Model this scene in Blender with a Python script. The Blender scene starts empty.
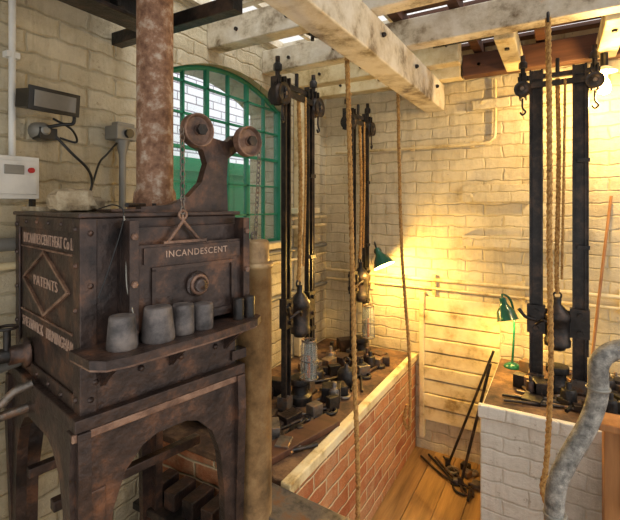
import bpy, math, random
from mathutils import Vector, Matrix, Euler
random.seed(7)
SC=bpy.context.scene
def hexc(h):
    h=h.lstrip('#'); r=[int(h[i:i+2],16)/255 for i in (0,2,4)]
    return tuple([(c/12.92 if c<=.04045 else ((c+.055)/1.055)**2.4) for c in r]+[1])
# ---------------------------------------------------------------- materials
def base(name):
    m=bpy.data.materials.new(name); m.use_nodes=True
    nt=m.node_tree; b=nt.nodes['Principled BSDF']; return m,nt,b
def ramp(nt,fac,stops):
    r=nt.nodes.new('ShaderNodeValToRGB'); e=r.color_ramp.elements
    while len(e)<len(stops): e.new(.5)
    for i,(p,c) in enumerate(stops): e[i].position=p; e[i].color=c
    nt.links.new(fac,r.inputs[0]); return r.outputs[0]
def noise(nt,vec,scale,detail=6,rough=.6):
    n=nt.nodes.new('ShaderNodeTexNoise'); n.inputs['Scale'].default_value=scale
    n.inputs['Detail'].default_value=detail; n.inputs['Roughness'].default_value=rough
    if vec: nt.links.new(vec,n.inputs['Vector'])
    return n.outputs['Fac']
def bump(nt,b,h,strength,dist=.01):
    n=nt.nodes.new('ShaderNodeBump'); n.inputs['Strength'].default_value=strength; n.inputs['Distance'].default_value=dist
    nt.links.new(h,n.inputs['Height']); nt.links.new(n.outputs[0],b.inputs['Normal']); return n
def mottle(name,c1,c2,c3=None,scale=8,metal=0,rough=.6,bs=.3,lo=.35,hi=.65):
    m,nt,b=base(name); tc=nt.nodes.new('ShaderNodeTexCoord').outputs['Object']
    f=noise(nt,tc,scale,8,.68)
    st=[(lo,hexc(c1)),(hi,hexc(c2))]
    if c3: st=[(lo,hexc(c1)),((lo+hi)/2,hexc(c2)),(hi,hexc(c3))]
    nt.links.new(ramp(nt,f,st),b.inputs['Base Color'])
    b.inputs['Metallic'].default_value=metal; b.inputs['Roughness'].default_value=rough
    bump(nt,b,noise(nt,tc,scale*5),bs,.006); return m
def bricks(name,cols,mortar,paint=True,bw=.225,rh=.075,bs=.5,grime='#a08a62',g0=.48,g1=.8,ms=.007,wob=.022,dirt=None,jb=-.7):
    m,nt,b=base(name); tc=nt.nodes.new('ShaderNodeTexCoord').outputs['Object']
    sp=nt.nodes.new('ShaderNodeSeparateXYZ'); nt.links.new(tc,sp.inputs[0])
    ad=nt.nodes.new('ShaderNodeMath'); nt.links.new(sp.outputs[0],ad.inputs[0]); nt.links.new(sp.outputs[1],ad.inputs[1])
    cb=nt.nodes.new('ShaderNodeCombineXYZ'); nt.links.new(ad.outputs[0],cb.inputs[0]); nt.links.new(sp.outputs[2],cb.inputs[1])
    nz=nt.nodes.new('ShaderNodeTexNoise'); nz.inputs['Scale'].default_value=11; nt.links.new(tc,nz.inputs['Vector'])
    vm=nt.nodes.new('ShaderNodeVectorMath'); vm.operation='SCALE'; vm.inputs['Scale'].default_value=wob; nt.links.new(nz.outputs['Color'],vm.inputs[0])
    va=nt.nodes.new('ShaderNodeVectorMath'); nt.links.new(cb.outputs[0],va.inputs[0]); nt.links.new(vm.outputs[0],va.inputs[1])
    br=nt.nodes.new('ShaderNodeTexBrick'); nt.links.new(va.outputs[0],br.inputs['Vector'])
    br.inputs['Scale'].default_value=1; br.inputs['Brick Width'].default_value=bw; br.inputs['Row Height'].default_value=rh
    br.inputs['Mortar Size'].default_value=ms; br.inputs['Mortar Smooth'].default_value=1
    br.inputs['Color1'].default_value=hexc(cols[0]); br.inputs['Color2'].default_value=hexc(cols[1]); br.inputs['Mortar'].default_value=hexc(mortar)
    mx=nt.nodes.new('ShaderNodeMix'); mx.data_type='RGBA'
    g=ramp(nt,noise(nt,tc,3.0,12,.75),[(g0,(0,0,0,1)),(g1,(1,1,1,1))])
    nt.links.new(g,mx.inputs[0]); nt.links.new(br.outputs['Color'],mx.inputs[6]); mx.inputs[7].default_value=hexc(grime)
    col=mx.outputs[2]
    if dirt:
        mp=nt.nodes.new('ShaderNodeMapping'); mp.inputs['Scale'].default_value=(7,7,1.1); nt.links.new(tc,mp.inputs[0])
        g2=ramp(nt,noise(nt,mp.outputs[0],1.6,10,.75),[(.50,(0,0,0,1)),(.85,(.8,.8,.8,1))])
        m2=nt.nodes.new('ShaderNodeMix'); m2.data_type='RGBA'; nt.links.new(g2,m2.inputs[0]); nt.links.new(col,m2.inputs[6]); m2.inputs[7].default_value=hexc(dirt); col=m2.outputs[2]
        g3=ramp(nt,noise(nt,tc,26,6,.7),[(.62,(0,0,0,1)),(.69,(.7,.7,.7,1))])
        m3=nt.nodes.new('ShaderNodeMix'); m3.data_type='RGBA'; nt.links.new(g3,m3.inputs[0]); nt.links.new(col,m3.inputs[6]); m3.inputs[7].default_value=hexc('#8d7d62'); col=m3.outputs[2]
    nt.links.new(col,b.inputs['Base Color']); b.inputs['Roughness'].default_value=.45 if paint else .85
    mt=nt.nodes.new('ShaderNodeMath'); mt.operation='MULTIPLY_ADD'; mt.inputs[1].default_value=jb
    nt.links.new(br.outputs['Fac'],mt.inputs[0]); nt.links.new(noise(nt,tc,16,8,.7),mt.inputs[2])
    bump(nt,b,mt.outputs[0],bs,.016); return m
def woodm(name,c1,c2,axis=1,scale=5):
    m,nt,b=base(name); tc=nt.nodes.new('ShaderNodeTexCoord').outputs['Object']
    mp=nt.nodes.new('ShaderNodeMapping'); s=[14,14,14]; s[axis]=1.2; mp.inputs['Scale'].default_value=s
    nt.links.new(tc,mp.inputs[0]); f=noise(nt,mp.outputs[0],scale/5*1.5,8,.65)
    nt.links.new(ramp(nt,f,[(.3,hexc(c1)),(.7,hexc(c2))]),b.inputs['Base Color']); b.inputs['Roughness'].default_value=.6
    bump(nt,b,f,.25,.004); return m
def plain(name,c,metal=0,rough=.5,emit=None,es=0):
    m,nt,b=base(name); tc=nt.nodes.new('ShaderNodeTexCoord').outputs['Object']
    c=hexc(c); d=tuple([x*.8 for x in c[:3]]+[1])
    nt.links.new(ramp(nt,noise(nt,tc,12),[(.3,d),(.6,c)]),b.inputs['Base Color'])
    b.inputs['Metallic'].default_value=metal; b.inputs['Roughness'].default_value=rough
    if emit: b.inputs['Emission Color'].default_value=hexc(emit); b.inputs['Emission Strength'].default_value=es
    return m
def glassm(name,c='#ffffff',alpha=.25):
    m,nt,b=base(name); b.inputs['Base Color'].default_value=hexc(c); b.inputs['Roughness'].default_value=.05
    tr=nt.nodes.new('ShaderNodeBsdfTransparent'); mx=nt.nodes.new('ShaderNodeMixShader'); mx.inputs[0].default_value=alpha
    nt.links.new(tr.outputs[0],mx.inputs[1]); nt.links.new(b.outputs[0],mx.inputs[2]); nt.links.new(mx.outputs[0],nt.nodes['Material Output'].inputs[0]); return m
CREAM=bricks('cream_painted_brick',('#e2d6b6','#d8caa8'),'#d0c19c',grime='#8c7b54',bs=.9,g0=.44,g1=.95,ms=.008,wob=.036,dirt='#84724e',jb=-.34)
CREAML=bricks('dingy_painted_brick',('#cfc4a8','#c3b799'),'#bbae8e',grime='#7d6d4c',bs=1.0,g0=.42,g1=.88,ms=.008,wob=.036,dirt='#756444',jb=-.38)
WHITEP=mottle('white_flaking_paint','#7d6a50','#cdc1a8','#e2dac8',scale=7,bs=.4,rough=.5,lo=.34,hi=.60)
CREAMW=mottle('cream_painted_timber','#957a48','#d6c292','#e6d7ae',scale=7,bs=.35,rough=.5,lo=.32,hi=.58)
REDBR=bricks('old_red_brick',('#a05a34','#c08050'),'#d6c39a',paint=False,bs=.8,grime='#ccb488',g0=.46,g1=.8,ms=.009)
GLAZ=bricks('white_glazed_brick',('#e9ebf0','#d4d9e2'),'#5c5064',bs=.2,grime='#c5c8d0',wob=.002,ms=.010)
RUST=mottle('rusty_cast_iron','#231f1f','#483a34','#835c44',scale=9,metal=.45,rough=.36,bs=.55,lo=.34,hi=.72)
RUSTL=mottle('rust_edge','#4c3d36','#785c4c','#9a7c68',scale=14,metal=.3,rough=.45,bs=.3)
TXT=mottle('worn_raised_lettering','#9a7e6c','#b89e8c',scale=20,metal=.1,rough=.5,bs=.1)
FLUE=mottle('flaking_rust_flue','#6a4c3a','#957158','#c0b09e',scale=26,metal=.1,rough=.75,bs=.7,lo=.36,hi=.66)
BRASS=mottle('aged_brown_steel','#5f4c34','#8e724e','#a89068',scale=9,metal=.3,rough=.4,bs=.25)
IRON=mottle('black_iron','#161515','#2b2826','#4e3f35',scale=12,metal=.4,rough=.42,bs=.35)
STEEL=mottle('worn_steel','#4b4744','#7d756c','#8f6a4c',scale=15,metal=.6,rough=.4,bs=.3)
POT=mottle('graphite_pot','#3a3736','#5f5957','#7d736c',scale=14,metal=.1,rough=.55,bs=.35)
DIRT=mottle('sooty_bench_top','#33271e','#5e4531','#8a6a4a',scale=9,rough=.9,bs=.6)
FLOORW=woodm('floor_boards','#74562f','#b68d54',1)
BROWN=woodm('dark_brown_timber','#3a2115','#65402c',0)
PLANK=woodm('raw_timber','#8a5a32','#b98652',2)
ROPE=mottle('hemp_rope','#7a552a','#b1864a','#c49e60',scale=60,rough=.9,bs=.4)
GREEN=plain('green_window_paint','#1c7d5e',rough=.4)
TEAL=plain('green_board','#1cb482',rough=.6)
ENAM=plain('green_enamel','#1d5a48',rough=.2)
WENAM=plain('white_enamel','#f5f0e0',rough=.3)
GREYP=mottle('lagged_grey_pipe','#4f4e4a','#7d7b75','#a8a59c',scale=30,rough=.55,bs=.8)
GREYM=plain('grey_metal_box','#8c8a82',metal=.3,rough=.5)
WBOX=plain('white_plastic','#d6d6d0',rough=.4)
BLK=plain('black_plastic','#141414',rough=.35)
RED=plain('red_button','#b01818')
COPP=plain('copper','#b8683a',metal=.8,rough=.35)
STONE=mottle('firebrick_lump','#6d5d46','#9c8c70','#b5a88e',scale=20,rough=.95,bs=.9)
CLOTH=mottle('grey_sacking','#5d574d','#8a8375',scale=30,rough=1,bs=.7)
CONC=bricks('white_painted_bench_brick',('#dedacf','#d8d4c8'),'#cfcabc',grime='#968f7e',bs=.7,g0=.5,g1=.9,ms=.008,dirt='#8c8472',jb=-.35,wob=.03)
GLASS=glassm('clear_glass','#dfeee8',.04)
JAR=glassm('jar_glass','#c8d0c8',.22)
SKYG=glassm('skylight_glass','#e6f0f8',.12)
BULB=plain('lit_bulb','#fff0c0',emit='#ffd080',es=30)
LENS=plain('floodlight_lens','#77736a',rough=.15)
# ---------------------------------------------------------------- builder
def catmull(pts,n):
    pts=[Vector(p) for p in pts]
    if len(pts)<3 or n<=1: return pts
    P=[pts[0]*2-pts[1]]+pts+[pts[-1]*2-pts[-2]]; out=[]
    for i in range(1,len(P)-2):
        a,b,c,d=P[i-1:i+3]
        for k in range(n):
            t=k/n
            out.append(.5*((2*b)+(c-a)*t+(2*a-5*b+4*c-d)*t*t+(3*b-a-3*c+d)*t**3))
    out.append(pts[-1]); return out
class B:
    def __init__(s): s.v=[];s.f=[];s.mi=[];s.sm=[];s.mats=[];s.M=Matrix.Identity(4)
    def add(s,vs,fs,mat,sm=False,M=None):
        M=s.M@M if M else s.M; o=len(s.v)
        if mat not in s.mats: s.mats.append(mat)
        k=s.mats.index(mat); s.v+= [M@Vector(v) for v in vs]
        for f in fs: s.f.append([i+o for i in f]); s.mi.append(k); s.sm.append(sm)
    def box(s,x0,x1,y0,y1,z0,z1,mat,M=None):
        vs=[(x,y,z) for z in (z0,z1) for y in (y0,y1) for x in (x0,x1)]
        s.add(vs,[(0,2,3,1),(4,5,7,6),(0,1,5,4),(2,6,7,3),(0,4,6,2),(1,3,7,5)],mat,False,M)
    def cbox(s,c,size,mat,rot=(0,0,0)):
        M=Matrix.Translation(c)@Euler(rot).to_matrix().to_4x4(); a,b,d=[q/2 for q in size]
        s.box(-a,a,-b,b,-d,d,mat,M)
    def beam(s,p1,p2,w,h,mat,up=(0,0,1)):
        p1=Vector(p1);p2=Vector(p2);d=(p2-p1);L=d.length;x=d.normalized();y=Vector(up).cross(x)
        if y.length<1e-4:y=Vector((0,1,0)).cross(x)
        y.normalize();z=x.cross(y)
        M=Matrix((x,y,z)).transposed().to_4x4();M.translation=p1
        s.box(0,L,-w/2,w/2,-h/2,h/2,mat,M)
    def lathe(s,o,prof,mat,seg=24,axis=(0,0,1),caps=True):
        q=Vector((0,0,1)).rotation_difference(Vector(axis)).to_matrix().to_4x4(); M=Matrix.Translation(o)@q
        vs=[];fs=[];n=len(prof)
        for r,z in prof:
            for k in range(seg):
                a=2*math.pi*k/seg; vs.append((r*math.cos(a),r*math.sin(a),z))
        for i in range(n-1):
            for k in range(seg):
                k2=(k+1)%seg; fs.append((i*seg+k,i*seg+k2,(i+1)*seg+k2,(i+1)*seg+k))
        s.add(vs,fs,mat,True,M)
        if caps:
            if prof[0][0]>1e-4: s.add(vs[:seg],[tuple(range(seg))[::-1]],mat,False,M)
            if prof[-1][0]>1e-4: s.add(vs[-seg:],[tuple(range(seg))],mat,False,M)
    def cyl(s,p1,p2,r,mat,r2=None,seg=20):
        p1=Vector(p1);p2=Vector(p2);L=(p2-p1).length
        s.lathe(p1,[(r,0),(r if r2 is None else r2,L)],mat,seg,(p2-p1)/L)
    def tube(s,pts,r,mat,seg=10,n=6):
        P=catmull(pts,n); m=len(P); vs=[];fs=[]; up=Vector((.13,.31,.94))
        T=[(P[min(i+1,m-1)]-P[max(i-1,0)]).normalized() for i in range(m)]
        u=T[0].cross(up).normalized()
        for i in range(m):
            u=(u-T[i]*u.dot(T[i])).normalized(); w=T[i].cross(u)
            rr=r if not isinstance(r,(list,tuple)) else r[min(len(r)-1,int(i/max(1,m-1)*(len(r)-1)+.5))]
            for k in range(seg):
                a=2*math.pi*k/seg; vs.append(P[i]+u*rr*math.cos(a)+w*rr*math.sin(a))
        for i in range(m-1):
            for k in range(seg):
                k2=(k+1)%seg; fs.append((i*seg+k,i*seg+k2,(i+1)*seg+k2,(i+1)*seg+k))
        s.add(vs,fs,mat,True); s.add(vs[:seg],[tuple(range(seg))[::-1]],mat); s.add(vs[-seg:],[tuple(range(seg))],mat)
    def rope(s,pts,r,mat,pitch=None,n=8):
        pitch=pitch or r*7; P=catmull(pts,n); Q=[P[0]]; step=pitch/6
        for a,b in zip(P,P[1:]):
            k=max(1,int((b-a).length/step))
            for j in range(1,k+1): Q.append(a.lerp(b,j/k))
        m=len(Q);T=[(Q[min(i+1,m-1)]-Q[max(i-1,0)]).normalized() for i in range(m)]
        for st in range(3):
            u=T[0].cross(Vector((.13,.94,.31))).normalized();C=[]
            L=0
            for i in range(m):
                if i: L+=(Q[i]-Q[i-1]).length
                u=(u-T[i]*u.dot(T[i])).normalized();w=T[i].cross(u);a=2*math.pi*(L/pitch+st/3)
                C.append(Q[i]+(u*math.cos(a)+w*math.sin(a))*r*.5)
            s.tube(C,r*.56,mat,seg=5,n=1)
    def torus(s,c,R,r,mat,axis=(0,0,1),seg=20,sr=8,stretch=1,sax=None):
        q=Vector((0,0,1)).rotation_difference(Vector(axis)).to_matrix()
        vs=[];fs=[]
        for i in range(seg):
            a=2*math.pi*i/seg
            for k in range(sr):
                b=2*math.pi*k/sr; p=q@Vector(((R+r*math.cos(b))*math.cos(a),(R+r*math.cos(b))*math.sin(a),r*math.sin(b)))
                p.z*=stretch; vs.append(p+Vector(c))
        for i in range(seg):
            for k in range(sr):
                i2=(i+1)%seg;k2=(k+1)%sr; fs.append((i*sr+k,i2*sr+k,i2*sr+k2,i*sr+k2))
        s.add(vs,fs,mat,True)
    def chain(s,p1,p2,mat,L=.022,r=.0022):
        p1=Vector(p1);p2=Vector(p2);n=max(2,int((p2-p1).length/(L*.75)))
        for i in range(n+1):
            s.torus(p1.lerp(p2,i/n),L*.32,r,mat,axis=(1,0,0) if i%2 else (0,1,0),seg=8,sr=5,stretch=1.5)
    def curve(s,cu,mat,M):
        ob=bpy.data.objects.new('tmp',cu);SC.collection.objects.link(ob);dg=bpy.context.evaluated_depsgraph_get()
        me=bpy.data.meshes.new_from_object(ob.evaluated_get(dg)); 
        s.add([v.co.copy() for v in me.vertices],[tuple(p.vertices) for p in me.polygons],mat,False,M)
        bpy.data.objects.remove(ob)
    def plate(s,loops,th,mat,M):
        cu=bpy.data.curves.new('c','CURVE');cu.dimensions='2D';cu.fill_mode='BOTH';cu.extrude=th/2
        for L in loops:
            sp=cu.splines.new('POLY');sp.points.add(len(L)-1);sp.use_cyclic_u=True
            for i,p in enumerate(L): sp.points[i].co=(p[0],p[1],0,1)
        s.curve(cu,mat,M)
    def text(s,t,size,mat,M,ext=.0015,sx=1.0,off=.012):
        cu=bpy.data.curves.new('t','FONT');cu.body=t;cu.size=size;cu.extrude=ext;cu.align_x='CENTER';cu.align_y='CENTER';cu.resolution_u=3
        cu.offset=size*off; cu.space_character=1.12
        s.curve(cu,mat,M@Matrix.Diagonal((sx,1,1,1)))
    def done(s,name,M=None,bevel=0,parent=None):
        me=bpy.data.meshes.new(name);me.from_pydata([tuple(v) for v in s.v],[],s.f)
        for m in s.mats: me.materials.append(m)
        me.polygons.foreach_set('material_index',s.mi);me.polygons.foreach_set('use_smooth',s.sm);me.update()
        ob=bpy.data.objects.new(name,me);SC.collection.objects.link(ob)
        if M: ob.matrix_world=M
        if bevel:
            b=ob.modifiers.new('bevel','BEVEL');b.width=bevel;b.segments=2;b.limit_method='ANGLE';b.angle_limit=math.radians(50)
        if parent: ob.parent=parent
        return ob
def RT(loc,rot=(0,0,0)): return Matrix.Translation(loc)@Euler([math.radians(a) for a in rot]).to_matrix().to_4x4()
def jag(b,c,s,mat,seed=0):
    rnd=random.Random(seed); vs=[];fs=[];U=10;V=7
    for j in range(V+1):
        ph=math.pi*j/V
        for i in range(U):
            a=2*math.pi*i/U;k=.88+.24*rnd.random();e=.6
            f=lambda t:math.copysign(abs(t)**e,t)
            vs.append((c[0]+s[0]*f(math.sin(ph))*f(math.cos(a))*k,c[1]+s[1]*f(math.sin(ph))*f(math.sin(a))*k,c[2]+s[2]*f(math.cos(ph))*k))
    for j in range(V):
        for i in range(U):
            i2=(i+1)%U;fs.append((j*U+i,(j+1)*U+i,(j+1)*U+i2,j*U+i2))
    b.add(vs,fs,mat)
# ---------------------------------------------------------------- room shell
LX=-1.6; BY=3.0; TOP=2.75
b=B()
nb=26; W=.142
for i in range(nb):
    x=-1.6+i*W; b.box(x+.002,x+W-.002,-.8,BY,-.04,random.uniform(-.002,.0),FLOORW)
b.done('floor')
b=B(); b.box(LX-.35,2.1,BY,BY+.3,-.04,TOP,CREAM); b.done('wall_back')
wy0,wy1,wz0,zs,zc=1.39,2.42,1.46,2.33,2.47
arc=[(wy0+(wy1-wy0)*i/16, zs+(zc-zs)*(1-((i-8)/8)**2)) for i in range(17)]
b=B()
hole=[(wy0,wz0)]+arc+[(wy1,wz0)]
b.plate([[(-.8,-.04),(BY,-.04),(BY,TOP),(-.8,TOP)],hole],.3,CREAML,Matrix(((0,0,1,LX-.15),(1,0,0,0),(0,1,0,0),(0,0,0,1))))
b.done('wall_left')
b=B(); b.box(LX-.28,LX+.03,wy0-.03,wy1+.03,wz0-.04,wz0-.002,CREAMW); b.done('trim_1',bevel=.004)
b=B(); wx=LX-.06
def top_at(y): return zs+(zc-zs)*(1-((y-(wy0+wy1)/2)/((wy1-wy0)/2))**2)
b.tube([(wx,y,z-.012) for y,z in arc],.016,GREEN,seg=6,n=1)
for y in [wy0+.012,wy1-.012]: b.box(wx-.02,wx+.02,y-.012,y+.012,wz0,zs,GREEN)
for i in range(1,6):
    y=wy0+(wy1-wy0)*i/6; w=.011 if i in(2,4) else .005
    b.box(wx-.012,wx+.012,y-w,y+w,wz0,top_at(y)-.01,GREEN)
for k,z in enumerate([wz0+.012,1.64,1.82,2.0,2.17,2.33]):
    b.box(wx-.012,wx+.012,wy0,wy1,z-.005-(.008 if k in(0,3) else 0),z+.005,GREEN)
b.box(wx-.002,wx+.002,wy0,wy1,wz0,zs,GLASS)
b.done('window_1')
b=B(); b.box(-3.0,-2.9,0,5.2,0,3.6,GLAZ); b.done('wall_outside')
b=B()
for i in range(14): b.box(-2.32,-2.29,1.35+i*.17,1.35+i*.17+.165,0,2.04,TEAL)
b.box(-2.29,-2.26,1.35,3.72,1.94,1.99,TEAL); b.box(-2.29,-2.26,1.35,3.72,1.2,1.26,TEAL)
b.done('green_yard_fence')
b=B(); b.box(-4,LX-.3,-1,6,-.1,-.02,DIRT); b.done('yard_ground')
SX=-.78
b=B()
for i in range(26):
    y=-.8+i*.148
    b.box(SX,2.1,y+.02,y+.105,TOP-.02,TOP+.0,BROWN)
for x in [-.74,-.45,-.1,.3,.7,1.1,1.6]: b.box(x-.025,x+.025,-.8,BY,TOP-.08,TOP-.021,BROWN)
b.box(-1.6,SX,-.8,1.0,TOP-.02,TOP,WHITEP)
b.done('ceiling')
b=B()
for x in [-1.58,-1.33,-1.08,-.80]: b.box(x-.015,x+.015,1.0,BY,TOP-.04,TOP+.01,WHITEP)
for y in [1.02,1.7,2.35,2.97]: b.box(-1.6,SX,y-.02,y+.02,TOP-.05,TOP-.0,WHITEP)
b.box(-1.6,SX,1.0,BY,TOP+.01,TOP+.014,SKYG)
b.done('window_2')
b=B(); b.box(-.81,-.68,-.6,2.995,2.34,2.515,WHITEP)
for y in (1.35,1.8,2.3,2.75): b.lathe((-.676,y,2.45),[(.012,0),(.012,.012),(.006,.016)],IRON,8,(1,0,0))
b.done('ceiling_beam',bevel=.007)
for i,(y,x0,x1,m) in enumerate([(1.72,-1.6,-.2,WHITEP),(2.2,-1.6,1.6,WHITEP),(2.58,-1.6,-.5,CREAMW),(2.9,-1.6,-.55,CREAMW),(2.9,-.54,1.6,BROWN)]):
    b=B(); b.box(x0,x1,y-.045,y+.045,2.517,2.655,m)
    for x in (-1.4,-1.1): b.cyl((max(x,x0+.1),y-.046,2.58),(max(x,x0+.1),y-.056,2.58),.01,IRON,seg=8)
    b.done('ceiling_joist',bevel=.006)
for x in (-.28,.17):
    b=B(); b.box(x,x+.09,2.26,2.84,2.50,2.6,CREAMW)
    b.cyl((x+.045,2.4,2.5),(x+.045,2.4,2.49),.012,IRON,seg=8); b.done('ceiling_strut',bevel=.006)
b=B()
b.tube([(-.62,2.45,2.60),(.2,2.45,2.61),(1.5,2.45,2.62)],.016,IRON,n=1)
for x in (-.55,-.05,.45): b.torus((x,2.45,2.605),.02,.006,IRON,axis=(1,0,0)); b.cyl((x,2.45,2.62),(x,2.45,2.73),.005,IRON,seg=6)
b.done('overhead_pipe')
b=B()
b.box(-1.34,-1.24,.2,1.12,2.33,2.345,IRON); b.box(-1.34,-1.24,.2,1.12,2.44,2.455,IRON); b.box(-1.298,-1.282,.2,1.12,2.345,2.44,IRON)
b.box(-1.6,-.95,1.12,1.17,2.36,2.41,IRON)
for y in (.5,.9): b.cbox((-1.29,y,2.395),(.09,.012,.09),IRON)
b.tube([(-1.0,1.15,2.40),(-.95,1.2,2.46),(-.93,1.22,2.6),(-.93,1.22,2.74)],.014,IRON)
b.done('steel_joist',bevel=.003)
b=B()
b.torus((-1.12,1.95,2.62),.075,.010,IRON,axis=(.3,.2,.9),seg=28); b.torus((-1.12,1.95,2.60),.03,.008,IRON,axis=(.3,.2,.9))
for k in range(4):
    a=k*math.pi/2; b.beam((-1.12,1.95,2.61),(-1.12+.07*math.cos(a),1.95+.07*math.sin(a),2.61),.008,.008,IRON)
b.cyl((-1.12,1.95,2.56),(-1.12,1.95,2.74),.010,IRON)
b.done('overhead_pulley_wheel')
# ---------------------------------------------------------------- benches
b=B()
b.box(-1.598,-.88,1.36,2.998,0,.62,REDBR)
b.box(-1.598,-.91,1.36,2.998,.62,.652,DIRT)
b.box(-.91,-.865,1.34,2.998,.615,.660,CREAMW)
b.done('brick_workbench',bevel=.006)
b=B()
b.box(-.34,1.6,2.25,2.998,0,.70,CONC)
b.box(-.33,1.6,2.27,2.995,.70,.72,DIRT)
b.box(-.35,1.6,2.235,2.27,.66,.722,CONC)
b.done('painted_brick_workbench',bevel=.006)
# ---------------------------------------------------------------- back wall things
b=B()
def wp(pts,r,m=CREAMW): b.tube(pts,r,m,n=4)
wp([(-1.5,2.975,2.1),(-.8,2.975,2.1),(-.45,2.975,2.1),(-.38,2.975,2.12),(-.36,2.975,2.18),(-.36,2.975,2.5)],.010)
for x in (-1.3,-.9,-.5): b.box(x-.012,x+.012,2.98,2.999,2.08,2.12,CREAMW)
b.done('wall_conduit')
b=B()
wp([(-1.58,2.97,1.2),(-.9,2.97,1.19),(1.6,2.97,1.17)],.013)
wp([(-1.58,2.972,1.13),(-.9,2.972,1.13),(1.6,2.972,1.10)],.009)
for x in (-1.2,-.75,-.2,.3): b.box(x-.012,x+.012,2.975,2.999,1.08,1.22,CREAMW)
b.done('wall_conduit')
for (x0,x1,z0,z1) in [(-.56,-.16,1.72,1.83),(-.56,.02,1.43,1.50),(-.50,-.05,2.32,2.38)]:
    b=B(); b.box(x0,x1,2.955,2.999,z0,z1,CREAM); b.box(x0+.05,x0+.07,2.95,2.956,z0+.03,z0+.05,CREAMW); b.done('wall_batten',bevel=.008)
b=B()
for i in range(9):
    z=.22+i*.095; b.box(-.83,-.33,2.965-.006*(i%2),2.999,z,z+.088,CREAMW)
b.box(-.845,-.81,2.95,2.999,.1,1.1,CREAMW)
b.done('wall_boarding',bevel=.005)
b=B()
b.tube([(-1.57,.2,1.57),(-1.57,1.4,1.57)],.022,GREYM,n=1); b.tube([(-1.565,.2,1.50),(-1.565,1.3,1.50)],.012,CREAMW,n=1)
for y in(.6,1.1): b.torus((-1.57,y,1.57),.024,.006,IRON,axis=(0,1,0))
b.done('water_pipe')
b=B()
for z,r in ((1.395,.014),(1.33,.01),(1.61,.012),(1.55,.012),(1.1,.016)):
    y0=1.4 if z<1.45 else 2.45
    b.tube([(-1.575,y0,z),(-1.575,2.95,z)],r,CREAMW if r<.014 else GREYM,n=1)
for y in (1.6,2.1,2.6): b.box(-1.599,-1.565,y,y+.02,1.31,1.42,CREAMW)
b.done('wall_pipe')
b=B(); b.box(-1.598,-1.55,2.52,2.60,.655,2.5,CREAMW); b.box(-1.598,-1.50,2.42,2.72,1.64,1.68,CREAMW); b.box(-1.55,-1.50,2.5,2.62,1.40,1.50,CREAMW)
b.done('wall_post',bevel=.005)
b=B(); b.box(-1.6,-1.53,.66,.80,1.72,1.86,WBOX); b.box(-1.53,-1.525,.67,.79,1.735,1.845,WBOX)
b.cyl((-1.525,.77,1.815),(-1.515,.77,1.815),.009,RED); b.box(-1.526,-1.522,.69,.75,1.80,1.83,GREYM); b.box(-1.56,-1.54,.78,.795,1.66,1.72,IRON)
b.done('fuse_box',bevel=.004)
b=B(); b.tube([(-1.58,.74,1.86),(-1.58,.74,2.74)],.011,WBOX,n=1); b.cbox((-1.585,.74,2.2),(.03,.04,.02),WBOX); b.done('conduit_pipe')
b=B()
M=RT((-1.48,.805,2.045),(0,6,0)); b.M=M
b.box(-.06,.03,-.075,.075,-.03,.03,BLK); b.box(.03,.04,-.083,.083,-.038,.038,BLK); b.box(.0405,.043,-.068,.068,-.026,.026,LENS)
for i in range(6): b.box(-.075,-.06,-.065+i*.025,-.057+i*.025,-.025,.025,BLK)
b.M=Matrix.Identity(4)
b.tube([(-1.48,.885,2.05),(-1.48,.89,1.99),(-1.5,.86,1.98),(-1.56,.83,1.97)],.006,BLK)
b.lathe((-1.599,.83,1.96),[(.033,0),(.028,.04),(.012,.06)],GREYM,16,(1,0,0))
b.cbox((-1.57,.84,1.95),(.05,.06,.04),BLK)
b.tube([(-1.55,.86,1.95),(-1.53,.91,1.89),(-1.52,.97,1.83),(-1.53,.99,1.77),(-1.54,.96,1.70)],.005,BLK)
b.tube([(-1.52,.84,2.0),(-1.51,.90,1.97),(-1.53,.93,1.93),(-1.55,.88,1.94)],.004,BLK)
b.tube([(-1.53,.99,1.77),(-1.53,1.02,1.86),(-1.54,1.06,1.90),(-1.55,1.11,1.95)],.004,BLK)
b.done('floodlight',bevel=.003)
b=B()
b.box(-1.599,-1.52,1.09,1.19,1.965,2.02,GREYM); b.box(-1.57,-1.53,1.10,1.18,2.02,2.035,GREYM)
b.lathe((-1.555,1.14,1.965),[(.03,0),(.024,-.02),(.014,-.06),(.014,-.36)],GREYM,14)
b.cyl((-1.52,1.14,1.99),(-1.505,1.14,1.99),.018,BLK)
b.done('conduit_switch',bevel=.003)
# ---------------------------------------------------------------- hardening furnace
F=Matrix.Translation((-1.009,.627,0))@Matrix.Rotation(math.radians(78.2),4,'Z')
fur=bpy.data.objects.new('hardening_furnace',None);SC.collection.objects.link(fur);fur.matrix_world=F
def part(b,name,bevel=.003):
    o=b.done(name,bevel=bevel);o.parent=fur;o.matrix_parent_inverse=Matrix.Identity(4);return o
Wd,Dp,Z0,Z1=.47,.54,1.175,1.68
b=B(); b.box(0,Wd,0,Dp,Z0,Z1-.012,RUST)
b.box(-.012,Wd+.01,-.012,Dp+.01,Z1-.012,Z1,RUST)
b.box(-.025,Wd+.02,-.025,Dp+.02,Z0-.02,Z0+.012,RUST)
b.box(-.006,.035,-.006,0,Z0,Z1-.012,RUST)
b.box(-.007,0,-.006,.04,Z0,Z1-.012,RUST); b.box(-.007,0,Dp-.04,Dp,Z0,Z1-.012,RUST)
b.box(-.007,0,.04,Dp-.04,Z1-.05,Z1-.012,RUST); b.box(-.007,0,.04,Dp-.04,Z0+.012,Z0+.05,RUST)
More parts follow.
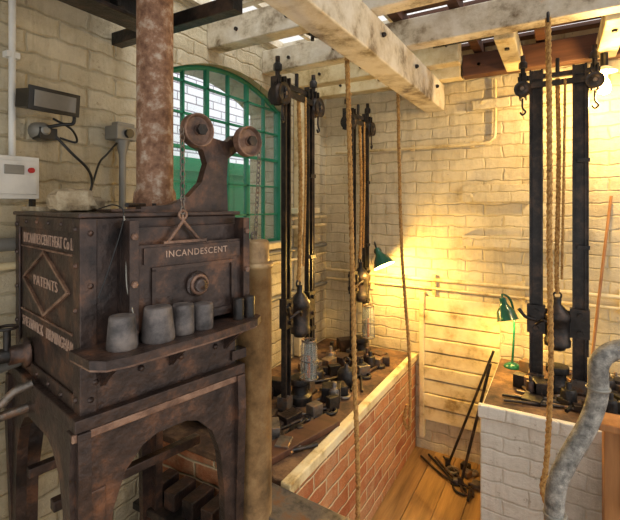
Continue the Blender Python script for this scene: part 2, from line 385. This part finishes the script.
for z in (1.22,1.33,1.44,1.55,1.64):
    for y in (.02,Dp-.02): b.lathe((-.007,y,z),[(.008,0),(.006,.005),(.0,.007)],RUST,8,(-1,0,0))
for y in (.12,.22,.32,.42):
    for z in (Z1-.03,Z0+.03): b.lathe((-.007,y,z),[(.007,0),(.005,.005),(.0,.006)],RUST,8,(-1,0,0))
for z in (1.22,1.5,1.63): b.lathe((.018,-.006,z),[(.008,0),(.006,.005),(.0,.007)],RUST,8,(0,-1,0))
for x in (.03,.15,.27,.39): b.lathe((x,-.002,1.26),[(.009,0),(.007,.006),(.0,.008)],RUST,8,(0,-1,0))
part(b,'firebox')
b=B()
cy,cz,ry,rz=.27,1.475,.19,.09
dm=[(0,cy-ry,cz),(0,cy,cz+rz),(0,cy+ry,cz),(0,cy,cz-rz)]
for i in range(4):
    a=Vector(dm[i]);c=Vector(dm[(i+1)%4]); b.beam(a+Vector((-.003,0,0)),c+Vector((-.003,0,0)),.008,.008,RUSTL,up=(1,0,0))
for y0,y1,z0,z1 in ((.05,.49,1.570,1.575),(.05,.49,1.370,1.375)): b.box(-.005,0,y0,y1,z0,z1,RUSTL)
b.text('INCANDESCENT',.044,TXT,RT((-.0,.345,1.598),(90,0,-90)),.002,.72,0)
b.text('HEAT Co Ld',.044,TXT,RT((-.0,.125,1.598),(90,0,-90)),.002,.66,0)
b.text('PATENTS',.042,TXT,RT((-.0,.27,1.475),(90,0,-90)),.002,1.1,0)
b.text('SMETHWICK',.044,TXT,RT((-.0,.385,1.335),(90,0,-90)),.002,.72,0)
b.text('BIRMINGHAM',.044,TXT,RT((-.0,.155,1.335),(90,0,-90)),.002,.72,0)
part(b,'maker_plate',0)
b=B()
b.box(.085,.47,-.02,0,1.36,1.64,RUST)
b.box(.12,.452,-.05,-.02,1.37,1.595,RUST)
b.box(.13,.442,-.056,-.05,1.545,1.588,RUST)
b.box(.135,.437,-.057,-.05,1.385,1.395,RUST)
b.box(.152,.162,-.057,-.05,1.395,1.53,RUST); b.box(.41,.42,-.057,-.05,1.395,1.53,RUST); b.box(.152,.42,-.057,-.05,1.525,1.535,RUST)
for x in (.10,.462):
    b.box(x-.012,x+.012,-.065,-.02,1.34,1.66,RUST)
    for z in (1.38,1.5,1.62): b.lathe((x,-.065,z),[(.009,0),(.009,.006),(.004,.010)],RUSTL,6,(0,-1,0))
b.lathe((.29,-.05,1.475),[(.036,0),(.036,.008),(.02,.014),(.014,.02),(.02,.028),(.012,.034),(0,.036)],RUST,24,(0,-1,0))
b.torus((.29,-.066,1.475),.024,.006,RUSTL,axis=(0,1,0))
b.text('INCANDESCENT',.026,TXT,RT((.292,-.0555,1.567),(90,0,0)),.002,.96,0)
b.tube([(.20,-.04,1.59),(.257,-.035,1.655),(.257,-.03,1.67)],.005,RUSTL,n=1); b.tube([(.315,-.04,1.59),(.257,-.035,1.655)],.005,RUSTL,n=1)
b.box(.19,.325,-.05,-.03,1.592,1.602,RUSTL)
b.torus((.257,-.033,1.672),.012,.004,RUSTL,axis=(0,1,0))
part(b,'furnace_door')
b=B()
pl=[(.16,1.68),(.16,1.695),(.25,1.70),(.31,1.725),(.355,1.77),(.375,1.83),(.36,1.87),(.33,1.88),(.30,1.90),(.295,1.93),(.33,1.94),(.37,1.915),(.45,1.905),(.48,1.93),(.52,1.92),(.525,1.89),(.49,1.875),(.455,1.85),(.45,1.78),(.455,1.68)]
b.plate([pl],.03,RUST,RT((0,.035,0),(90,0,0)))
for x,z,r in ((.306,1.918,.050),(.495,1.906,.050)):
    b.lathe((x,-.03,z),[(r*.25,-.012),(r*.3,-.012),(r*.3,-.004),(r*.8,-.004),(r*.85,-.012),(r,-.012),(r*.9,0),(r,.012),(r*.85,.012),(r*.8,.004),(r*.3,.004),(r*.25,.012)],RUSTL,28,(0,1,0))
    b.torus((x,-.043,z),r*.93,.003,RUSTL,axis=(0,1,0),seg=28)
    b.cyl((x,-.055,z),(x,.04,z),.011,IRON); b.cyl((x,-.06,z),(x,-.05,z),.017,IRON,seg=6)
b.chain((.257,-.033,1.684),(.257,-.03,1.91),STEEL); b.chain((.547,-.03,1.90),(.556,-.0,1.60),STEEL)
part(b,'pulley_bracket')
b=B()
sh=[(.50,0),(.50,-.09),(.46,-.12),(.3,-.14),(.05,-.15),(0,-.14),(-.025,-.11),(-.03,0)]
b.plate([sh],.020,RUST,RT((0,0,1.342)))
b.plate([[(x*.99+.002,y*.97) for x,y in sh]],.008,RUSTL,RT((0,0,1.330)))
for x in (.05,.24,.43): b.plate([[(0,0),(-.11,0),(-.02,-.07),(0,-.09)]],.012,RUST,Matrix(((0,0,1,x),(1,0,0,0),(0,1,0,1.332),(0,0,0,1))))
part(b,'shelf')
b=B()
def fr(w):
    return [[(-.03,1.155),(w+.02,1.155),(w+.0,1.05),(w-.01,.5),(w+.04,0),(-.05,0),(-.015,.5),(-.035,1.05)],
     [(.035,.04),(.05,.5),(.055,.80),(.07,.93),(.10,1.01),(.15,1.06),(.19,1.075),(w-.19,1.075),(w-.15,1.06),(w-.10,1.01),(w-.07,.93),(w-.055,.80),(w-.05,.5),(w-.035,.04)]]
for y in (0.0,Dp): b.plate(fr(Wd),.03,RUST,RT((0,y,0),(90,0,0)))
for x in (-.005,Wd): b.plate(fr(Dp),.03,RUST,Matrix(((0,0,1,x),(1,0,0,0),(0,1,0,0),(0,0,0,1))))
b.box(-.03,Wd+.02,-.024,-.014,1.135,1.155,RUSTL)
for y in (.20,.42): b.box(0,Wd,y,y+.03,.85,.88,RUST)
b.box(.0,.05,-.02,.0,.70,1.0,RUST)
part(b,'leg_frame')
b=B()
b.lathe((.295,.195,Z1),[(.085,0),(.085,.015),(.068,.02),(.064,.06),(.057,.075),(.057,.86),(.066,.86),(.066,.90),(.057,.90),(.057,1.06)],FLUE,32)
for k in range(6):
    a=k*math.pi/3; b.cyl((.295+.076*math.cos(a),.195+.076*math.sin(a),Z1+.015),(.295+.076*math.cos(a),.195+.076*math.sin(a),Z1+.025),.007,IRON,seg=6)
part(b,'flue_pipe',0)
b=B()
b.lathe((.562,.018,0),[(.08,0),(.08,.02),(.062,.025),(.062,1.485),(.066,1.485),(.066,1.505),(.05,1.505)],BRASS,32)
b.lathe((.562,.018,1.50),[(.054,0),(.054,.07),(.048,.08),(.01,.083)],BRASS,28)
b.torus((.557,.01,1.595),.012,.004,STEEL,axis=(0,1,0)); 
for z in (1.2,.6): b.box(.45,.51,-.01,.03,z,z+.03,RUST)
part(b,'counterweight_tube',0)
b=B()
b.lathe((-.007,.41,1.25),[(.045,0),(.045,.012),(.028,.014),(.028,.05)],RUST,20,(-1,0,0))
b.tube([(-.04,.41,1.25),(-.09,.42,1.25),(-.13,.44,1.23),(-.16,.46,1.17),(-.17,.47,1.0),(-.17,.47,.0)],.022,IRON)
b.tube([(-.01,.47,1.21),(-.06,.46,1.205),(-.12,.44,1.20),(-.25,.42,1.20)],.016,GREYM)
b.cyl((-.06,.41,1.25),(-.06,.41,1.33),.010,IRON); b.torus((-.06,.41,1.335),.026,.005,IRON)
b.tube([(-.02,.30,1.19),(-.08,.33,1.15),(-.11,.35,1.0),(-.11,.35,0)],.012,STEEL)
b.tube([(-.02,.36,1.10),(-.12,.36,1.09),(-.2,.36,1.05)],.014,STEEL)
b.tube([(-.13,.2,1.12),(-.13,.21,.9),(-.13,.2,.3),(-.13,.2,.0)],.005,ENAM)
part(b,'gas_pipework',0)
b=B(); b.tube([(.09,-.03,1.672),(.092,-.04,1.6),(.088,-.05,1.5),(.097,-.068,1.42),(.093,-.068,1.38)],.0022,GREYM); b.tube([(.06,.05,1.69),(.08,-.0,1.70),(.09,-.03,1.67),(.06,-.02,1.55),(.03,-.02,1.47)],.0018,BLK); part(b,'loose_wire',0)
def onF(b,name,bevel=0): return b.done(name,M=F,bevel=bevel)
for x,y,r1,r2,h in ((.065,-.075,.037,.029,.078),(.156,-.08,.043,.033,.085),(.232,-.075,.030,.027,.078),(.295,-.075,.029,.026,.070),):
    b=B(); b.lathe((x,y,1.3525),[(r1*.97,0),(r1,.006),(r2+.002,h-.004),(r2,h),(r2*.5,h+.001),(0,h)],POT,22); onF(b,'crucible')
for x in (.42,.462):
    b=B(); b.lathe((x,-.078,1.3525),[(.017,0),(.017,.06),(.014,.065),(0,.065)],IRON,16); onF(b,'steel_die')
b=B(); jag(b,(.04,.19,1.712),(.055,.06,.032),STONE,3); jag(b,(.13,.27,1.703),(.03,.03,.022),STONE,5); b.box(-.0,.10,.33,.5,1.681,1.695,STONE); onF(b,'firebrick_lump')
b=B(); b.box(.08,.19,.02,.12,1.681,1.689,RUST); b.tube([(.12,.02,1.70),(.2,.1,1.70),(.22,.12,1.70)],.006,IRON); onF(b,'iron_cover_plate',.002)
# ---------------------------------------------------------------- drop stamps
def rig(M,sp,H,pw,hz,hr,R=.05):
    b=B(); x=sp/2
    for sx in (-x,x):
        b.box(sx-pw/2,sx+pw/2,-.006,.006,.01,H,IRON)
        for q in (-1,1): b.box(sx+q*pw/2-.005,sx+q*pw/2+.005,-.022,.006,.01,H,IRON)
        b.box(sx-pw,sx+pw,-.04,.04,0,.012,IRON)
        b.box(sx-pw*.7,sx+pw*.7,-.03,.03,.012,.07,STEEL)
    b.box(-x-.09,x+.09,-.012,.012,H-.05,H-.025,IRON); b.box(-x-.04,x+.04,-.03,-.018,H-.10,H-.07,IRON)
    for sx in (-x-.065,x+.065):
        b.box(sx-.018,sx-.010,-.03,.03,H-.15,H-.01,IRON); b.box(sx+.010,sx+.018,-.03,.03,H-.15,H-.01,IRON)
        b.lathe((sx-.009,0,H-.10),[(.01,0),(R,0),(R*.85,.009),(R,.018),(.01,.018)],IRON,22,(1,0,0))
        b.lathe((sx,-.045,H-.10),[(.01,0),(R*.5,0),(R*.6,.004),(R*.85,.004),(R,0),(R*.85,.01),(R,.02),(.01,.02)],IRON,24,(0,1,0))
        b.cyl((sx,-.055,H-.10),(sx,.03,H-.10),.010,STEEL,seg=10)
        b.cyl((sx,0,H-.025),(sx,0,H+.09),.012,IRON,seg=12); b.lathe((sx,0,H+.02),[(.022,0),(.022,.03),(.014,.04)],IRON,6)
        b.tube([(sx,-.03,H-.15),(sx,-.03,H-.20),(sx+.015,-.03,H-.225),(sx,-.03,H-.24),(sx-.012,-.03,H-.225)],.005,IRON)
    b.cyl((0,0,H-.05),(0,0,H+.05),.01,IRON)
    b.cyl((x+.035,-.02,.2),(x+.035,-.02,H-.05),.005,IRON,seg=8)
    for z in (.35,.75,1.2): b.box(x-.01,x+.045,-.028,-.006,z,z+.02,IRON)
    b.rope([(0,-.01,H-.06),(.006,-.02,H-.5),(-.004,-.02,hz+.3),(0,-.01,hz+.17)],.012,ROPE,n=6)
    b.rope([(x*.35,-.03,H-.07),(x*.3,-.035,H-.5),(.02,-.03,hz+.25)],.007,ROPE,n=6)
    b.torus((0,-.01,hz+.16),.018,.005,IRON,axis=(0,1,0))
    b.lathe((0,-.02,hz-.10),[(hr*.6,-.02),(hr*.7,-.0),(hr,0),(hr,.03),(hr*.92,.035),(hr*.92,.13),(hr,.135),(hr,.165),(hr*.8,.18),(hr*.55,.20),(hr*.3,.215),(hr*.3,.25),(0,.25)],IRON,24)
    b.box(-x-.02,x+.02,.0,.02,hz-.03,hz-.005,IRON)
    b.box(-x-.02,x+.02,.0,.02,hz+.06,hz+.08,IRON)
    b.tube([(-x,-.03,hz+.02),(-x-.05,-.06,hz+.04),(-x-.08,-.07,hz+.08)],.009,IRON)
    b.tube([(-x,-.03,hz),(-x*.6,-.06,hz+.03),(-x*.3,-.05,hz)],.007,IRON)
    for sx in (-x,x):
        b.box(sx-pw*.8,sx+pw*.8,-.03,.012,hz-.05,hz+.10,IRON)
        b.cyl((sx,-.03,hz+.07),(sx,-.045,hz+.07),.012,IRON,seg=6); b.cyl((sx,-.03,hz-.02),(sx,-.045,hz-.02),.012,IRON,seg=6)
    b.lathe((0,-.02,0),[(.065,0),(.065,.04),(.045,.05),(.04,.09),(.055,.10),(.055,.13),(0,.13)],IRON,20)
    return b
def jar(b,h):
    b.lathe((.0,-.075,.135),[(.0,0),(.043,0),(.045,.01),(.045,h-.03),(.033,h-.01),(.033,h)],JAR,24,caps=False)
    b.torus((0,-.075,.135+h),.035,.005,STEEL); b.torus((0,-.075,.14),.046,.005,STEEL); b.torus((0,-.075,.135+h*.5),.0465,.003,STEEL)
    for a in (0,1.57,3.14,4.71): b.cyl((.047*math.cos(a),-.075+.047*math.sin(a),.135),(.04*math.cos(a),-.075+.04*math.sin(a),.135+h),.003,STEEL,seg=6)
    b.cyl((0,-.075,.14),(0,-.075,.135+h*.6),.008,COPP)
b=rig(None,.23,1.70,.040,.47,.055,.055); jar(b,.20)
b.done('drop_stamp',M=RT((-1.22,1.955,.652),(0,0,90)),bevel=.002)
b=rig(None,.21,1.70,.034,.50,.055,.050); jar(b,.22)
b.done('drop_stamp.001',M=RT((-1.22,2.765,.652),(0,0,90)),bevel=.002)
b=rig(None,.20,1.71,.055,.34,.062,.042)
b.done('drop_stamp.002',M=RT((-.013,2.64,.721)),bevel=.002)
# ---------------------------------------------------------------- hanging ropes
def hrope(pts,r,top=None):
    b=B(); b.rope(pts,r,ROPE); b.torus(pts[0],r*1.6,r*.5,IRON,axis=(1,0,0)); b.done('hanging_rope')
hrope([(-.845,2.50,2.50),(-.84,2.51,2.0),(-.825,2.52,1.4),(-.79,2.55,.8),(-.785,2.55,.42),(-.80,2.56,.34),(-.82,2.54,.40),(-.795,2.53,.50)],.011)
hrope([(-.855,1.80,2.50),(-.85,1.82,2.1),(-.84,1.83,1.5),(-.825,1.83,.9),(-.81,1.83,.5),(-.81,1.83,.2)],.0125)
hrope([(-.045,2.10,2.50),(-.04,2.117,2.0),(-.04,2.11,1.5),(-.035,2.10,1.0),(-.05,2.09,.62),(-.065,2.07,.50),(-.04,2.06,.44),(0,2.06,.47),(.0,2.07,.55)],.0125)
# ---------------------------------------------------------------- lamps
def pl(name,loc,e,c=(1,.60,.14),r=.03,par=None):
    l=bpy.data.lights.new(name,'POINT');l.energy=e;l.color=c;l.shadow_soft_size=r;o=bpy.data.objects.new(name,l);o.location=loc;SC.collection.objects.link(o)
    if par: o.parent=par
    return o
def shade(b,o,ax,R=.075):
    b.lathe(o,[(.018,-.05),(.02,-.02),(.03,-.0),(.05,.025),(R,.075),(R+.004,.078)],ENAM,28,ax,caps=False)
    b.lathe(o,[(.014,0),(.028,.005),(.047,.029),(R-.001,.078)],WENAM,28,ax,caps=False)
    b.lathe(o,[(.0,-.055),(.018,-.05)],ENAM,16,ax)
    p=Vector(o)+Vector(ax).normalized()*.045
    b.lathe(p,[(0,-.03),(.014,-.02),(.022,0),(.02,.015),(0,.024)],BULB,14,ax)
    return p+Vector(ax).normalized()*.05
b=B(); ax=Vector((.45,-.1,-.85)).normalized()
p=shade(b,(-1.06,2.76,1.36),ax)
b.tube([(-1.085,2.77,1.40),(-1.11,2.80,1.43),(-1.15,2.9,1.43),(-1.16,2.98,1.36)],.006,BLK); b.cyl((-1.16,2.97,1.36),(-1.16,2.998,1.36),.025,BLK)
o=b.done('wall_lamp'); pl('wall_lamp_glow',p+Vector((.04,-.03,.0)),26,par=o)
b=B(); ax=Vector((.25,-.15,-.95)).normalized()
p=shade(b,(-.285,2.77,1.10),ax,.06)
b.tube([(-.295,2.78,1.14),(-.30,2.83,1.16),(-.26,2.87,1.12),(-.24,2.86,1.0),(-.25,2.86,.75)],.007,ENAM); b.lathe((-.25,2.86,.721),[(.05,0),(.05,.012),(.015,.03)],ENAM,20)
o=b.done('bench_lamp'); pl('bench_lamp_glow',p,8,par=o)
b=B(); b.cyl((.20,2.74,2.5),(.20,2.74,2.43),.018,BLK); b.lathe((.20,2.74,2.31),[(0,-.03),(.025,-.02),(.033,.005),(.025,.04),(.014,.06),(.014,.12)],BULB,18)
b.lathe((.20,2.74,2.38),[(.02,.05),(.03,.045),(.06,.02)],WENAM,24,caps=False)
o=b.done('light_bulb'); pl('light_bulb_glow',(.20,2.66,2.24),32,c=(1,.64,.22),par=o)
# ---------------------------------------------------------------- lagged pipe right
b=B()
b.tube([(.42,2.0,1.165),(.256,2.0,1.165),(.175,1.95,1.16),(.125,1.925,1.11),(.121,1.92,.993),(.088,1.902,.881),(.024,1.865,.751),(-.014,1.842,.64),(-.02,1.84,.45),(-.02,1.84,.0)],.034,GREYP,seg=18)
b.torus((.256,2.0,1.165),.036,.008,COPP,axis=(1,0,0)); b.torus((.122,1.92,1.02),.035,.006,GREYM); b.torus((-.017,1.84,.55),.035,.006,GREYM)
b.done('lagged_pipe')
b=B(); b.box(.15,.55,2.08,2.17,0,.80,PLANK); b.box(.13,.57,2.06,2.19,.80,.83,PLANK); b.tube([(.22,2.05,1.0),(.23,2.045,.7),(.22,2.045,.5)],.02,COPP); b.done('timber_post',bevel=.006)
b=B(); jag(b,(.11,1.78,.42),(.07,.05,.10),CLOTH,8); jag(b,(.16,1.76,.17),(.12,.09,.17),CLOTH,9); b.done('sacking_bundle')
b=B(); b.tube([(.13,2.70,.74),(.2,2.85,1.35),(.25,2.97,1.75)],.008,PLANK); b.done('wooden_stick')
# ---------------------------------------------------------------- tools
def tongs(name,o,ang,L,z,mat=STEEL):
    b=B();
    b.tube([(0,.03,0),(L*.5,.018,.0),(L*.72,.0,0),(L*.8,-.022,0),(L*.9,-.03,0),(L,-.006,0)],.007,mat)
    b.tube([(0,-.03,.0),(L*.5,-.018,.0),(L*.72,.0,.008),(L*.8,.022,0),(L*.9,.03,0),(L,.006,0)],.007,mat)
    b.cyl((L*.72,0,-.008),(L*.72,0,.016),.014,mat)
    b.done(name,M=RT((o[0],o[1],z+.009),(0,0,ang)))
tongs('blacksmith_tongs',(-1.0,1.50),100,.55,.655); tongs('blacksmith_tongs',(-1.15,1.45),75,.5,.655,IRON); tongs('blacksmith_tongs',(-.98,2.2),112,.45,.655,IRON); tongs('blacksmith_tongs',(-1.3,1.42),60,.5,.655)
tongs('blacksmith_tongs',(-.25,2.36),12,.5,.722,IRON); tongs('blacksmith_tongs',(-.2,2.45),-8,.5,.722)
tongs('blacksmith_tongs',(-.79,2.90),-42,.42,.002,IRON); tongs('blacksmith_tongs',(-.70,2.93),-50,.40,.002,RUST)
def scrap(name,x0,x1,y0,y1,z,n,seed,smin=.03,smax=.09,mats=(IRON,STEEL,RUST),avoid=()):
    r=random.Random(seed); b=B(); i=0
    while i<n:
        x=r.uniform(x0,x1);y=r.uniform(y0,y1);s=r.uniform(smin,smax);h=r.uniform(.02,smax*.8);m=r.choice(mats);k=r.random()
        if any(a[0]<x<a[1] and a[2]<y<a[3] for a in avoid): continue
        i+=1
        if k<.4: b.cbox((x,y,z+h/2),(s,s*r.uniform(.5,1.2),h),m,(0,0,r.uniform(0,3)))
        elif k<.65: b.lathe((x,y,z),[(s*.5,0),(s*.5,h*.8),(s*.42,h),(s*.2,h),(s*.2,h*1.4),(0,h*1.4)],m,16)
        elif k<.85:
            a=r.uniform(.4,1.9);L=s*2; b.tube([(x,y-L*.5,z+.012),(x+L*.5*math.cos(a),y-L*.5+L*.5*math.sin(a),z+.014),(x+L*math.cos(a+.1),y-L*.5+L*math.sin(a+.1),z+.012)],.009,m)
        else: b.torus((x,y,z+.01),s*.5,.009,m)
    return b.done(name,bevel=.003)
av=[(-1.33,-1.08,1.78,2.14),(-1.33,-1.08,2.6,2.93),(-.16,.14,2.56,2.74),(-.32,-.18,2.78,2.95),(-1.17,-1.0,2.2,2.36)]
scrap('forging_dies',-1.40,-1.0,1.5,2.86,.653,84,4,.04,.11,avoid=av)
scrap('forging_dies',-.24,.45,2.36,2.86,.722,64,6,.04,.10,avoid=av)
scrap('scrap_iron',-1.45,-.95,.98,1.10,.001,18,8,.06,.12)
scrap('scrap_iron',-.95,-.4,.8,1.10,.001,26,12,.07,.13)
scrap('scrap_iron',-.62,-.42,2.6,2.90,.001,9,21,.04,.07)
b=B()
for i in range(6): b.cbox((-1.44+.01*(i%3),1.62-.01*i,.665+i*.022),(.22,.22,.02),IRON,(0,0,.08*i))
b.done('steel_plate_stack',bevel=.002)
b=B(); b.box(-1.5,-1.0,1.18,1.34,.0,.45,RUST); b.box(-1.52,-.98,1.16,1.35,.45,.48,IRON)
for i in range(5): b.box(-1.48+i*.1,-1.42+i*.1,1.2,1.32,.48,.55,RUST)
b.done('quench_tank',bevel=.004)
b=B(); b.cbox((-.71,1.25,.635),(.50,.15,.022),STEEL,(0,0,math.radians(-4))); b.box(-.91,-.85,1.20,1.30,0,.623,RUST); b.box(-.56,-.50,1.19,1.29,0,.623,RUST); b.box(-.9,-.53,1.23,1.27,.3,.34,RUST); b.done('steel_trestle_bench',bevel=.004)
b=B(); b.cbox((-1.0,1.62,.668),(.10,.45,.03),BROWN,(0,0,math.radians(-14))); b.done('timber_board',bevel=.004)
b=B(); b.lathe((-1.08,2.28,.653),[(.05,0),(.055,.01),(.055,.07),(.04,.09),(.015,.10),(.015,.12),(0,.12)],IRON,20); b.torus((-1.08,2.28,.79),.02,.006,IRON,axis=(0,1,0)); b.done('iron_weight')
for (p,q,r) in (((-.63,2.86,.011),(-.355,2.86,.80),.008),((-.52,2.70,.011),(-.358,2.74,.76),.009)):
    b=B(); b.tube([p,((p[0]+q[0])/2,(p[1]+q[1])/2,(p[2]+q[2])/2),q],r,IRON); b.cbox((p[0],p[1],.03),(.03,.02,.05),IRON); b.done('leaning_iron_bar')
# ---------------------------------------------------------------- world + lights + camera
w=bpy.data.worlds.new('World');SC.world=w;w.use_nodes=True
bg=w.node_tree.nodes['Background'];bg.inputs[0].default_value=(1,.985,.965,1);bg.inputs[1].default_value=1.2
sun=bpy.data.lights.new('sun','SUN');sun.energy=3.2;sun.angle=.5;so=bpy.data.objects.new('sun',sun);so.rotation_euler=(math.radians(10),math.radians(35),0);SC.collection.objects.link(so)
SC.view_settings.view_transform='Standard'
cam=bpy.data.cameras.new('camera');cam.lens=430*36/620;cam.sensor_width=36;cam.shift_y=-55/620;cam.clip_start=.05
co=bpy.data.objects.new('camera',cam);co.location=(0,0,1.7);co.rotation_euler=(math.pi/2,0,math.radians(30.2));SC.collection.objects.link(co);SC.camera=co
